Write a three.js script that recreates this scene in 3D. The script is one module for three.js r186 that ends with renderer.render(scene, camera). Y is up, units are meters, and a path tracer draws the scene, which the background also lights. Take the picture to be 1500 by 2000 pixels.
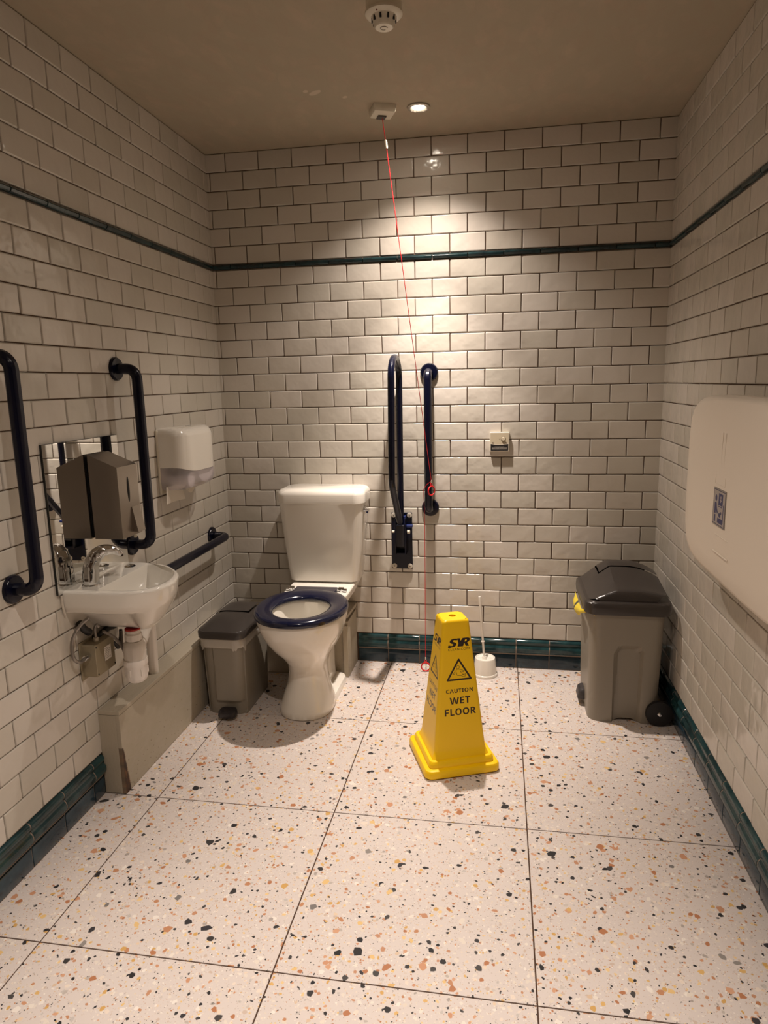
import * as THREE from 'three';
import { mergeGeometries, toCreasedNormals, mergeVertices } from 'three/addons/utils/BufferGeometryUtils.js';
import { RoundedBoxGeometry } from 'three/addons/geometries/RoundedBoxGeometry.js';

// ---------------------------------------------------------------- camera, lights, exposure
const scene = new THREE.Scene();
const camera = new THREE.PerspectiveCamera(74.08, 0.75, 0.05, 30);
{
  const yaw = 0.17125, pitch = 0.18821, roll = -0.02215;
  const right = new THREE.Vector3(Math.cos(yaw), 0, -Math.sin(yaw)), f0 = new THREE.Vector3(-Math.sin(yaw), 0, -Math.cos(yaw)), y = new THREE.Vector3(0, 1, 0);
  const fwd = f0.clone().multiplyScalar(Math.cos(pitch)).addScaledVector(y, -Math.sin(pitch));
  const up = f0.clone().multiplyScalar(Math.sin(pitch)).addScaledVector(y, Math.cos(pitch));
  const r = right.clone().multiplyScalar(Math.cos(roll)).addScaledVector(up, Math.sin(roll));
  const u = right.clone().multiplyScalar(-Math.sin(roll)).addScaledVector(up, Math.cos(roll));
  const m = new THREE.Matrix4().makeBasis(r, u, fwd.clone().negate());
  camera.quaternion.setFromRotationMatrix(m);
  camera.position.set(1.31373, 1.34549, 3.09671);
}
scene.background = new THREE.Color(0x000000);
const renderer = new THREE.WebGLRenderer({ antialias: true });
renderer.toneMapping = THREE.LinearToneMapping;
renderer.toneMappingExposure = 1.0;
renderer.shadowMap.enabled = true;
const W = 2.0044, H = 2.36, D = 3.75;                 // room width, height, depth
const LAMP_COLOR = new THREE.Color().setRGB(1, 0.868, 0.765);
const BEAM = 14.5, SPILL = 4.9;                          // candela of the reflector beam and of its wide spill
const DOWNLIGHTS = [[1.0, 0.325], [0.98, 2.12]];

// ---------------------------------------------------------------- helpers
function rng(seed) { let a = seed >>> 0; return () => { a |= 0; a = a + 0x6D2B79F5 | 0; let t = Math.imul(a ^ a >>> 15, 1 | a); t = t + Math.imul(t ^ t >>> 7, 61 | t) ^ t; return ((t ^ t >>> 14) >>> 0) / 4294967296; }; }
const V = (x, y, z) => new THREE.Vector3(x, y, z);
const used = {};
function numbered(n) { if (!(n in used)) { used[n] = 0; return n; } used[n]++; return n + '_' + String(used[n]).padStart(3, '0'); }
function std(color, rough = 0.5, extra = {}) {
  const m = new THREE.MeshPhysicalMaterial({ roughness: rough, side: THREE.DoubleSide, ...extra });
  m.color.set(color); return m;
}
function mesh(name, geo, mat, parent) {
  if (Array.isArray(geo)) geo = mergeGeometries(geo.map(g => { g = g.index ? g.toNonIndexed() : g; for (const k of Object.keys(g.attributes)) if (!['position', 'normal', 'uv'].includes(k)) g.deleteAttribute(k); if (!g.attributes.uv) g.setAttribute('uv', new THREE.BufferAttribute(new Float32Array(g.attributes.position.count * 2), 2)); return g; }));
  const m = new THREE.Mesh(geo, mat); m.castShadow = m.receiveShadow = true;
  if (parent) { m.name = name; parent.add(m); } else { m.name = numbered(name); scene.add(m); }
  return m;
}
function thing(name, label, category, pos = [0, 0, 0], group) {
  const g = new THREE.Group(); g.name = numbered(name); g.position.set(...pos); scene.add(g);
  g.userData = { label, category }; if (group) g.userData.group = group; return g;
}
function struct(name, label, category) {
  const g = new THREE.Group(); g.name = name; scene.add(g);
  g.userData = { label, category, kind: 'structure' }; return g;
}
function flipIfInside(g) {
  const p = g.attributes.position, ix = g.index.array; let v = 0;
  const a = V(), b = V(), c = V();
  for (let i = 0; i < ix.length; i += 3) { a.fromBufferAttribute(p, ix[i]); b.fromBufferAttribute(p, ix[i + 1]); c.fromBufferAttribute(p, ix[i + 2]); v += a.dot(b.cross(c)); }
  if (v < 0) for (let i = 0; i < ix.length; i += 3) { const t = ix[i]; ix[i] = ix[i + 1]; ix[i + 1] = t; }
}
// rings: arrays of [x,y,z]; a skin through closed rings, with caps
function loft(rings, { cap0 = true, cap1 = true, loop = false, crease = 0.7, open = false } = {}) {
  const n = rings[0].length, pos = [], uv = [], idx = [];
  rings.forEach((r, j) => r.forEach((q, i) => { pos.push(...q); uv.push(i / n, j / rings.length); }));
  const R = rings.length, J = loop ? R : R - 1, I = open ? n - 1 : n;
  for (let j = 0; j < J; j++) for (let i = 0; i < I; i++) {
    const a = j * n + i, b = j * n + (i + 1) % n, c = ((j + 1) % R) * n + i, d = ((j + 1) % R) * n + (i + 1) % n;
    idx.push(a, c, b, b, c, d);
  }
  const cap = (r, j, flip) => {
    const c = [0, 1, 2].map(k => r.reduce((s, q) => s + q[k], 0) / n); const ci = pos.length / 3; pos.push(...c); uv.push(.5, .5);
    for (let i = 0; i < n; i++) { const a = j * n + i, b = j * n + (i + 1) % n; flip ? idx.push(ci, b, a) : idx.push(ci, a, b); }
  };
  if (!loop && !open) { if (cap0) cap(rings[0], 0, false); if (cap1) cap(rings[R - 1], R - 1, true); }
  const g = new THREE.BufferGeometry();
  g.setAttribute('position', new THREE.Float32BufferAttribute(pos, 3)); g.setAttribute('uv', new THREE.Float32BufferAttribute(uv, 2)); g.setIndex(idx);
  flipIfInside(g);
  if (crease) return toCreasedNormals(g, crease);
  g.computeVertexNormals(); return g;
}
// rounded rectangle in the xz plane at height y
function rrect(cx, cz, hx, hz, r, y, k = 5, map = (x, z, y) => [x, y, z]) {
  const out = []; r = Math.min(r, hx, hz);
  [[1, 1, 0], [-1, 1, 1], [-1, -1, 2], [1, -1, 3]].forEach(([sx, sz, q]) => {
    for (let i = 0; i <= k; i++) { const a = (q + i / k) * Math.PI / 2; out.push(map(cx + sx * (hx - r) + r * Math.cos(a), cz + sz * (hz - r) + r * Math.sin(a), y)); }
  });
  return out;
}
// egg shaped section: half width hx, from zb to zf
function egg(cx, zb, zf, hx, y, e = 2.2, n = 48, zc = null) {
  const out = [], c = zc ?? (zb + zf) / 2;
  for (let i = 0; i < n; i++) {
    const t = i / n * 2 * Math.PI, C = Math.cos(t), S = Math.sin(t);
    const px = Math.sign(C) * Math.pow(Math.abs(C), 2 / e), pz = Math.sign(S) * Math.pow(Math.abs(S), 2 / e);
    out.push([cx + hx * px, y, c + (pz > 0 ? (zf - c) : (c - zb)) * pz]);
  }
  return out;
}
function fillet(pts, r, seg = 8) {
  const out = [pts[0].clone()];
  for (let i = 1; i < pts.length - 1; i++) {
    const p = pts[i], a = pts[i - 1].clone().sub(p), b = pts[i + 1].clone().sub(p), la = a.length(), lb = b.length(); a.normalize(); b.normalize();
    const ang = a.angleTo(b), d = Math.min(r / Math.tan(ang / 2), la * .499, lb * .499), A = p.clone().addScaledVector(a, d), B = p.clone().addScaledVector(b, d);
    const rr = d * Math.tan(ang / 2), cen = p.clone().addScaledVector(a.clone().add(b).normalize(), rr / Math.sin(ang / 2));
    const u = A.clone().sub(cen), v = B.clone().sub(cen), th = u.angleTo(v), s = Math.sin(th);
    for (let k = 0; k <= seg; k++) { const t = k / seg; out.push(cen.clone().addScaledVector(u, Math.sin((1 - t) * th) / s).addScaledVector(v, Math.sin(t * th) / s)); }
  }
  out.push(pts[pts.length - 1].clone()); return out;
}
function sweep(pts, rad, n = 14, { flat = 1, caps = true, crease = 0.8 } = {}) {
  const T = pts.map((p, i) => pts[Math.min(i + 1, pts.length - 1)].clone().sub(pts[Math.max(i - 1, 0)]).normalize());
  let N = Math.abs(T[0].y) < .9 ? V(0, 1, 0) : V(1, 0, 0); N.addScaledVector(T[0], -N.dot(T[0])).normalize();
  const rings = pts.map((p, i) => {
    N.addScaledVector(T[i], -N.dot(T[i])).normalize(); const Bn = T[i].clone().cross(N), r = typeof rad === 'function' ? rad(i / (pts.length - 1)) : rad, o = [];
    for (let k = 0; k < n; k++) { const a = k / n * 2 * Math.PI; o.push(p.clone().addScaledVector(N, Math.cos(a) * r * flat).addScaledVector(Bn, Math.sin(a) * r).toArray()); }
    return o;
  });
  return loft(rings, { cap0: caps, cap1: caps, crease });
}
function curve(pts, n = 24) { return new THREE.CatmullRomCurve3(pts.map(p => V(...p)), false, 'centripetal').getPoints(n); }
function box(w, h, d, x = 0, y = 0, z = 0, r = 0.002) { const g = r ? new RoundedBoxGeometry(w, h, d, 2, Math.min(r, w / 2.01, h / 2.01, d / 2.01)) : new THREE.BoxGeometry(w, h, d); g.translate(x, y, z); return g; }
function lathe(pts, seg = 32, x = 0, y = 0, z = 0) { const g = toCreasedNormals(new THREE.LatheGeometry(pts.map(p => new THREE.Vector2(...p)), seg), 0.7); g.translate(x, y, z); return g; }
function cyl(r, h, x, y, z, axis = 'y', seg = 24, r2 = r) { const g = new THREE.CylinderGeometry(r, r2, h, seg); if (axis === 'x') g.rotateZ(Math.PI / 2); if (axis === 'z') g.rotateX(Math.PI / 2); g.translate(x, y, z); return g; }
function canvasTex(w, h, draw, srgb = true) {
  const c = document.createElement('canvas'); c.width = w; c.height = h; draw(c.getContext('2d'), w, h);
  const t = new THREE.CanvasTexture(c); if (srgb) t.colorSpace = THREE.SRGBColorSpace; t.wrapS = t.wrapT = THREE.RepeatWrapping; t.anisotropy = 8; return t;
}
function noiseTex(size, seed, octaves, lo = 0, hi = 255, tint = null) {   // tileable value noise, octaves = [[cells, weight], ...]
  const r = rng(seed), f = new Float32Array(size * size); let tot = 0;
  for (const [c, w] of octaves) {
    const g = Float32Array.from({ length: c * c }, () => r()); tot += w;
    for (let y = 0; y < size; y++) for (let x = 0; x < size; x++) {
      const fx = x / size * c, fy = y / size * c, x0 = Math.floor(fx), y0 = Math.floor(fy); let tx = fx - x0, ty = fy - y0; tx = tx * tx * (3 - 2 * tx); ty = ty * ty * (3 - 2 * ty);
      const a = g[(y0 % c) * c + x0 % c], b = g[(y0 % c) * c + (x0 + 1) % c], d = g[((y0 + 1) % c) * c + x0 % c], e = g[((y0 + 1) % c) * c + (x0 + 1) % c];
      f[y * size + x] += w * ((a * (1 - tx) + b * tx) * (1 - ty) + (d * (1 - tx) + e * tx) * ty);
    }
  }
  const out = new Uint8Array(size * size * 4);
  for (let i = 0; i < size * size; i++) { const v = f[i] / tot; for (let k = 0; k < 3; k++) out[i * 4 + k] = tint ? tint[0][k] + (tint[1][k] - tint[0][k]) * v : lo + (hi - lo) * v; out[i * 4 + 3] = 255; }
  const t = new THREE.DataTexture(out, size, size); t.wrapS = t.wrapT = THREE.RepeatWrapping; t.magFilter = THREE.LinearFilter; t.minFilter = THREE.LinearMipmapLinearFilter; t.generateMipmaps = true; if (tint) t.colorSpace = THREE.SRGBColorSpace; t.needsUpdate = true; return t;
}
function uvScale(g, s, ox = 0, oy = 0) { const u = g.attributes.uv; for (let i = 0; i < u.count; i++) u.setXY(i, u.getX(i) * s + ox, u.getY(i) * s + oy); return g; }
// project() of the photograph's camera, used only to rank the wall tiles by how large they show
camera.updateMatrixWorld(true); camera.updateProjectionMatrix();
function px(p) { const q = p.clone().project(camera); return [(q.x + 1) * 750, (1 - q.y) * 1000, q.z]; }

// ---------------------------------------------------------------- materials
const glazeBump = noiseTex(512, 7, [[6, 1], [13, .5], [29, .2]]);
const fineBump = noiseTex(256, 17, [[40, 1], [90, .6]]);
const TILE_COLORS = ['#cfc8bd', '#cbc4b8', '#d3ccc2', '#c8c2b6'];
const M = {
  tile: TILE_COLORS.map(c => std(c, 0.13, { bumpMap: glazeBump, bumpScale: 0.0024, specularIntensity: 1 })),
  grout: std('#5f4b3d', 0.95),
  paint: std('#b9ac95', 0.9, { bumpMap: fineBump, bumpScale: 0.0004 }),
  white: std('#e9e4da', 0.12, { clearcoat: 0.3, clearcoatRoughness: 0.05 }),
  ivory: std('#ded6c4', 0.35),
  pvc: std('#e4ddd4', 0.35),
  navy: std('#080b1f', 0.24, { specularIntensity: 0.7 }),
  seat: std('#080f2b', 0.18, { clearcoat: 0.5, clearcoatRoughness: 0.06 }),
  chrome: std('#d8d8d8', 0.06, { metalness: 1 }),
  steel: std('#8d857c', 0.3, { metalness: 1, anisotropy: 0.5 }),
  black: std('#0c0b0b', 0.5),
  red: std('#d0151c', 0.4),
  mirror: std('#e6e6e4', 0.012, { metalness: 1 }),
  edge: std('#20221f', 0.3),
  binBody: std('#8b8478', 0.42, { bumpMap: fineBump, bumpScale: 0.0001 }),
  binLid: std('#37322f', 0.28),
  yellow: std('#fdcd00', 0.38),
};

// ---------------------------------------------------------------- room shell: tiled walls
const PX = 0.153, PY = 0.07822, TOPROWS = 6, STRIP = 0.0244, ROWS = 22, GAP = 0.0036;
const RAILY0 = H - TOPROWS * PY - STRIP;               // underside of the dark green rail
const SKIRT = RAILY0 - ROWS * PY;                      // top of the skirting
const tileCache = {};
function tileGeo(w, h, variant) {
  const key = w.toFixed(4) + h.toFixed(3) + variant; if (tileCache[key]) return tileCache[key];
  const r = rng(variant * 977 + Math.round(w * 1e4)), e = Math.min(0.0042, w * .3), j = () => (r() - .5) * 0.0013;
  const xs = [0, e, w - e, w], ys = [0, e, h - e, h], pos = [], uv = [], idx = [], ox = r(), oy = r();
  for (let b = 0; b < 4; b++) for (let a = 0; a < 4; a++) {
    const rim = a === 0 || a === 3 || b === 0 || b === 3, corner = (a === 0 || a === 3) && (b === 0 || b === 3);
    pos.push(xs[a] - w / 2 + (rim ? j() : j() * 1.5), ys[b] - h / 2 + (rim ? j() : j() * 1.5), rim ? -0.0016 - (corner ? .0006 : 0) : (r() - .5) * 0.0005); uv.push((xs[a]) / .31 + ox, ys[b] / .31 + oy);
  }
  for (let b = 0; b < 3; b++) for (let a = 0; a < 3; a++) { const i = b * 4 + a; idx.push(i, i + 1, i + 4, i + 1, i + 5, i + 4); }
  const ring = [0, 1, 2, 3, 7, 11, 15, 14, 13, 12, 8, 4], base = 16;
  for (const i of ring) { pos.push(pos[i * 3], pos[i * 3 + 1], -0.008); uv.push(uv[i * 2], uv[i * 2 + 1]); }
  ring.forEach((i, k) => { const n = ring[(k + 1) % 12], c = base + k, d = base + (k + 1) % 12; idx.push(i, c, n, n, c, d); });
  const g = new THREE.BufferGeometry(); g.setAttribute('position', new THREE.Float32BufferAttribute(pos, 3)); g.setAttribute('uv', new THREE.Float32BufferAttribute(uv, 2)); g.setIndex(idx); g.computeVertexNormals();
  return tileCache[key] = g;
}
// a wall is laid out in (s, y): s runs along the wall, `place(s,y,depth)` gives the point, `turn` faces the room
function tiledWall(name, label, length, s0of, place, turn, seed, opening) {
  const wall = struct(name, label, 'wall'), r = rng(seed), list = [];
  for (let row = 0; row < TOPROWS + ROWS; row++) {
    const yTop = row < TOPROWS ? H - row * PY : RAILY0 - (row - TOPROWS) * PY, yc = yTop - PY / 2;
    const first = s0of(row);
    for (let s = first - 2 * PX; s < length; s += PX) {
      let a = Math.max(0, s), b = Math.min(length, s + PX); if (b - a < .012) continue;
      if (opening && b > opening[0] && a < opening[1] && yc < opening[2]) { if (a < opening[0] && opening[0] - a > .012) b = opening[0]; else if (b > opening[1] && b - opening[1] > .012) a = opening[1]; else continue; }
      const full = b - a > PX - 1e-4, p = place((a + b) / 2, yc, 0), q = px(p);
      const c = [[a, yTop], [b, yTop], [b, yTop - PY], [a, yTop - PY]].map(([S, Y]) => px(place(S, Y, 0)));
      let area = 0; c.forEach((k, i) => { const n = c[(i + 1) % 4]; area += k[0] * n[1] - n[0] * k[1]; });
      const seen = q[2] < 1 && q[0] > -20 && q[0] < 1520 && q[1] > -20 && q[1] < 2020;
      list.push({ w: (full ? PX : b - a) - GAP, s: (a + b) / 2, y: yc, h: PY - GAP, area: seen && !hidden(q) ? Math.abs(area) : 0, v: Math.floor(r() * 10), m: Math.floor(r() * 4), tx: (r() - .5) * .012, ty: (r() - .5) * .012, dz: (r() - .5) * .0008 });
    }
  }
  list.sort((p, q) => q.area - p.area);
  const rest = [[], [], [], []];
  list.forEach((t, i) => {
    const g = tileGeo(t.w, t.h, t.v), o = new THREE.Object3D(); o.position.copy(place(t.s, t.y, .008 + t.dz)); o.rotation.set(t.tx, turn, 0, 'YXZ'); o.rotateY(t.ty); o.updateMatrix();
    if (i < 300 && t.area > 60) { const me = mesh('tile', g, M.tile[t.m], wall); me.applyMatrix4(o.matrix); }
    else rest[t.m].push(g.clone().applyMatrix4(o.matrix));
  });
  rest.forEach((l, k) => { if (l.length) { const me = mesh('tile_field', l, M.tile[k], wall); me.userData.kind = 'stuff'; } });
  return wall;
}
const HIDE = [[555, 705, 975, 1135], [1160, 1290, 1110, 1400], [505, 640, 1150, 1260], [1360, 1500, 790, 1130], [870, 915, 1215, 1300]];
function hidden(q) { return HIDE.some(h => q[0] > h[0] && q[0] < h[1] && q[1] > h[2] && q[1] < h[3]); }
const A0 = 0.09714, B0 = 0.02153, HL = 0.1227, CR = 0.08103;
const lower = row => row >= TOPROWS ? (row - TOPROWS) % 2 === 0 : row % 2 === 1;   // rows laid like the one under the green rail
const wallBack = tiledWall('wall_back', 'back wall of cream brick-bond metro tiles behind the toilet', W, row => lower(row) ? B0 : A0, (s, y, d) => V(s, y, d), 0, 11);
const wallLeft = tiledWall('wall_left', 'left wall of cream metro tiles carrying the basin and grab bars', D, row => lower(row) ? HL + PX / 2 : HL, (s, y, d) => V(d, y, s), Math.PI / 2, 12);
const wallRight = tiledWall('wall_right', 'right wall of cream metro tiles carrying the changing station', D, row => lower(row) ? CR - PX / 2 : CR, (s, y, d) => V(W - d, y, s), -Math.PI / 2, 13);
const DOOR = [0.55, 1.5, 2.06];
const wallFront = tiledWall('wall_front', 'cream tiled wall behind the camera around the door', W, row => lower(row) ? B0 : A0, (s, y, d) => V(s, y, D - d), Math.PI, 14, DOOR);
{
  const slab = (wall, w, h, d, x, y, z) => mesh('grout_bed', box(w, h, d, x, y, z, 0), M.grout, wall);
  const bed = .0035;
  slab(wallBack, W + .3, H + .2, .15, W / 2, H / 2, -.075 + bed);
  slab(wallLeft, .15, H + .2, D, -.075 + bed, H / 2, D / 2);
  slab(wallRight, .15, H + .2, D, W + .075 - bed, H / 2, D / 2);
  slab(wallFront, DOOR[0] + .15, H + .2, .15, DOOR[0] / 2 - .075, H / 2, D + .075 - bed);
  slab(wallFront, W - DOOR[1] + .15, H + .2, .15, (W + DOOR[1]) / 2 + .075, H / 2, D + .075 - bed);
  slab(wallFront, DOOR[1] - DOOR[0], H + .1 - DOOR[2], .15, (DOOR[0] + DOOR[1]) / 2, (H + .1 + DOOR[2]) / 2, D + .075 - bed);
  const door = struct('door_1', 'flush door behind the camera', 'door');
  const dm = std('#5a4636', .5);
  mesh('leaf', box(DOOR[1] - DOOR[0] - .08, DOOR[2] - .045, .044, (DOOR[0] + DOOR[1]) / 2, (DOOR[2] - .045) / 2 + .004, D + .04, .002), dm, door);
  mesh('frame', [box(.04, DOOR[2], .12, DOOR[0] + .02, DOOR[2] / 2, D + .05, .002), box(.04, DOOR[2], .12, DOOR[1] - .02, DOOR[2] / 2, D + .05, .002), box(DOOR[1] - DOOR[0], .04, .12, (DOOR[0] + DOOR[1]) / 2, DOOR[2] - .02, D + .05, .002)], dm, door);
  mesh('handle', [cyl(.025, .01, DOOR[0] + .12, 1, D + .013, 'z'), sweep(fillet([V(DOOR[0] + .12, 1, D + .01), V(DOOR[0] + .12, 1, D - .05), V(DOOR[0] + .24, 1, D - .05)], .02), .009)], M.chrome, door);
}
// ceiling
{
  const c = struct('ceiling', 'plain painted plaster ceiling', 'ceiling');
  const tex = canvasTex(1024, 1024, (g, w, h) => {
    g.fillStyle = '#aca08b'; g.fillRect(0, 0, w, h); const r = rng(5);
    for (let i = 0; i < 4000; i++) { g.fillStyle = r() < .5 ? 'rgba(190,178,156,.10)' : 'rgba(170,156,132,.10)'; g.beginPath(); g.ellipse(r() * w, r() * h, 4 + r() * 22, 3 + r() * 10, r() * 3, 0, 7); g.fill(); }
    // filler touch-ups left of the downlight
    const P = (x, z) => [x / W * w, z / D * h];
    for (const [x, z, a, b] of [[.655, .53, 13, 2.6], [.625, .548, 5, 2], [.75, .47, 5, 1.6]]) { const [X, Y] = P(x, z); g.fillStyle = 'rgba(212,196,176,.75)'; g.beginPath(); g.ellipse(X, Y, a, b * 1.5, .3, 0, 7); g.fill(); }
  });
  const g = new THREE.PlaneGeometry(W + .3, D + .3); g.rotateX(Math.PI / 2);
  const p = g.attributes.position, u = g.attributes.uv; for (let i = 0; i < p.count; i++) { p.setX(i, p.getX(i) + W / 2); p.setZ(i, p.getZ(i) + D / 2); p.setY(i, H); u.setXY(i, p.getX(i) / W, 1 - p.getZ(i) / D); }
  mesh('plaster', g, std('#ffffff', .92, { map: tex, bumpMap: fineBump, bumpScale: .0003 }), c);
  mesh('slab', box(W + .3, .15, D + .3, W / 2, H + .0765, D / 2, 0), M.paint, c);
}
// floor: terrazzo tiles 600 x 600 with dark joints
{
  const f = struct('floor', 'pale terrazzo tile floor with dark, rust and ochre chips', 'floor');
  const chip = (g, r, x, y, s, col) => { const n = 5 + Math.floor(r() * 4), a0 = r() * 7, el = .55 + r() * .45, rot = r() * 3.2; g.fillStyle = col; g.beginPath(); for (let i = 0; i < n; i++) { const a = a0 + (i + (r() - .5) * .7) / n * 6.283, q = s * (.7 + r() * .4), X = Math.cos(a) * q, Y = Math.sin(a) * q * el; g.lineTo(x + X * Math.cos(rot) - Y * Math.sin(rot), y + X * Math.sin(rot) + Y * Math.cos(rot)); } g.closePath(); g.fill(); };
  const pick = (r, l) => l[Math.floor(r() * l.length)];
  const dark = ['#2f2d2e', '#3a3838', '#2a2a2d', '#474443', '#39373a'], rust = ['#b78462', '#c29070', '#ad7654', '#c99b7c', '#b98a6c'], ochre = ['#d1aa6c', '#dab87e', '#c89f60', '#dfc18f'], pale = ['#dfd6cb', '#e3dbd2', '#d9cfc3', '#ded0c2', '#d6cabc'], grey = ['#b5aca4', '#c3bab2', '#a69d96', '#bdb6b0'], fine = ['#9c8068', '#8a705c', '#b39578', '#75645a', '#c7a985', '#5d524c', '#ac8f7c'];
  const tex = canvasTex(2048, 2048, (g, w, h) => {
    g.fillStyle = '#d0c6c0'; g.fillRect(0, 0, w, h); const r = rng(99), mm = w / 1208;
    const put = (n, lo, hi, cols, pw = 1) => { for (let i = 0; i < n; i++) chip(g, r, r() * w, r() * h, (lo + (hi - lo) * Math.pow(r(), pw)) * mm, pick(r, cols)); };
    put(9000, .8, 3, pale); put(5000, .8, 3, ['#c8bbb2', '#cdc0b7', '#c1b4ab', '#cbbcb0']);
    put(1900, 2, 9, pale, 2); put(500, 2, 8, grey, 2);
    put(9000, .35, 1.1, fine, 1.5); put(3000, .5, 1.6, fine, 1.5);
    put(2200, 1, 2.6, rust, 2); put(1500, 1, 2.6, ochre, 2); put(1900, .8, 2.4, dark, 2);
    put(900, 2.5, 6, rust, 1.6); put(620, 2.5, 6.5, ochre, 1.6); put(700, 2, 5.5, dark, 1.6); put(700, 2.5, 7, ['#d9c3aa', '#cfb79e', '#dccbb8', '#c4b2a4'], 1.6);
    put(210, 5, 11, rust, 1.6); put(130, 5, 11, ochre, 1.6); put(140, 5, 10, dark, 1.6); put(30, 9, 14, dark, 1.4); put(34, 8, 14, rust, 1.4); put(14, 8, 13, ochre, 1.4); put(90, 6, 13, pale, 1.4); put(16, 8, 13, ['#8b8580', '#787471', '#c8c2bb']);
    put(8, 13, 17, dark);
  });
  const m = std('#ffffff', .42, { map: tex, specularIntensity: .6 });
  const P = .6042, j = .0036, r = rng(4);
  for (let a = -2; a < 3; a++) for (let b = -1; b < 6; b++) {
    let x0 = .803 + a * P, x1 = x0 + P, z0 = .5995 + b * P, z1 = z0 + P; const q = Math.floor(r() * 4), rot = Math.floor(r() * 4), cx = (x0 + x1) / 2, cz = (z0 + z1) / 2;
    x0 = Math.max(x0, -.02); x1 = Math.min(x1, W + .02); z0 = Math.max(z0, -.02); z1 = Math.min(z1, D + .08); if (x1 - x0 < .02 || z1 - z0 < .02) continue;
    const hx = (x1 - x0 - j) / 2, hz = (z1 - z0 - j) / 2, X = (x0 + x1) / 2, Z = (z0 + z1) / 2, c = .0012;
    const ring = (dx, y) => [[X - hx + dx, y, Z - hz + dx], [X + hx - dx, y, Z - hz + dx], [X + hx - dx, y, Z + hz - dx], [X - hx + dx, y, Z + hz - dx]];
    const g = loft([ring(0, -.01), ring(0, -c * .6), ring(c, 0)], { cap0: false, crease: .3 });
    const p = g.attributes.position, u = g.attributes.uv;
    for (let i = 0; i < p.count; i++) { let s = (p.getX(i) - cx) / (2 * P), t = (p.getZ(i) - cz) / (2 * P); for (let k = 0; k < rot; k++) [s, t] = [-t, s]; u.setXY(i, s + .25 + .5 * (q % 2), t + .25 + .5 * (q >> 1)); }
    mesh('floor_tile', g, m, f);
  }
  mesh('grout_bed', box(W + .3, .1, D + .3, W / 2, -.0525, D / 2, 0), std('#4a3527', .95), f);
}
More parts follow.
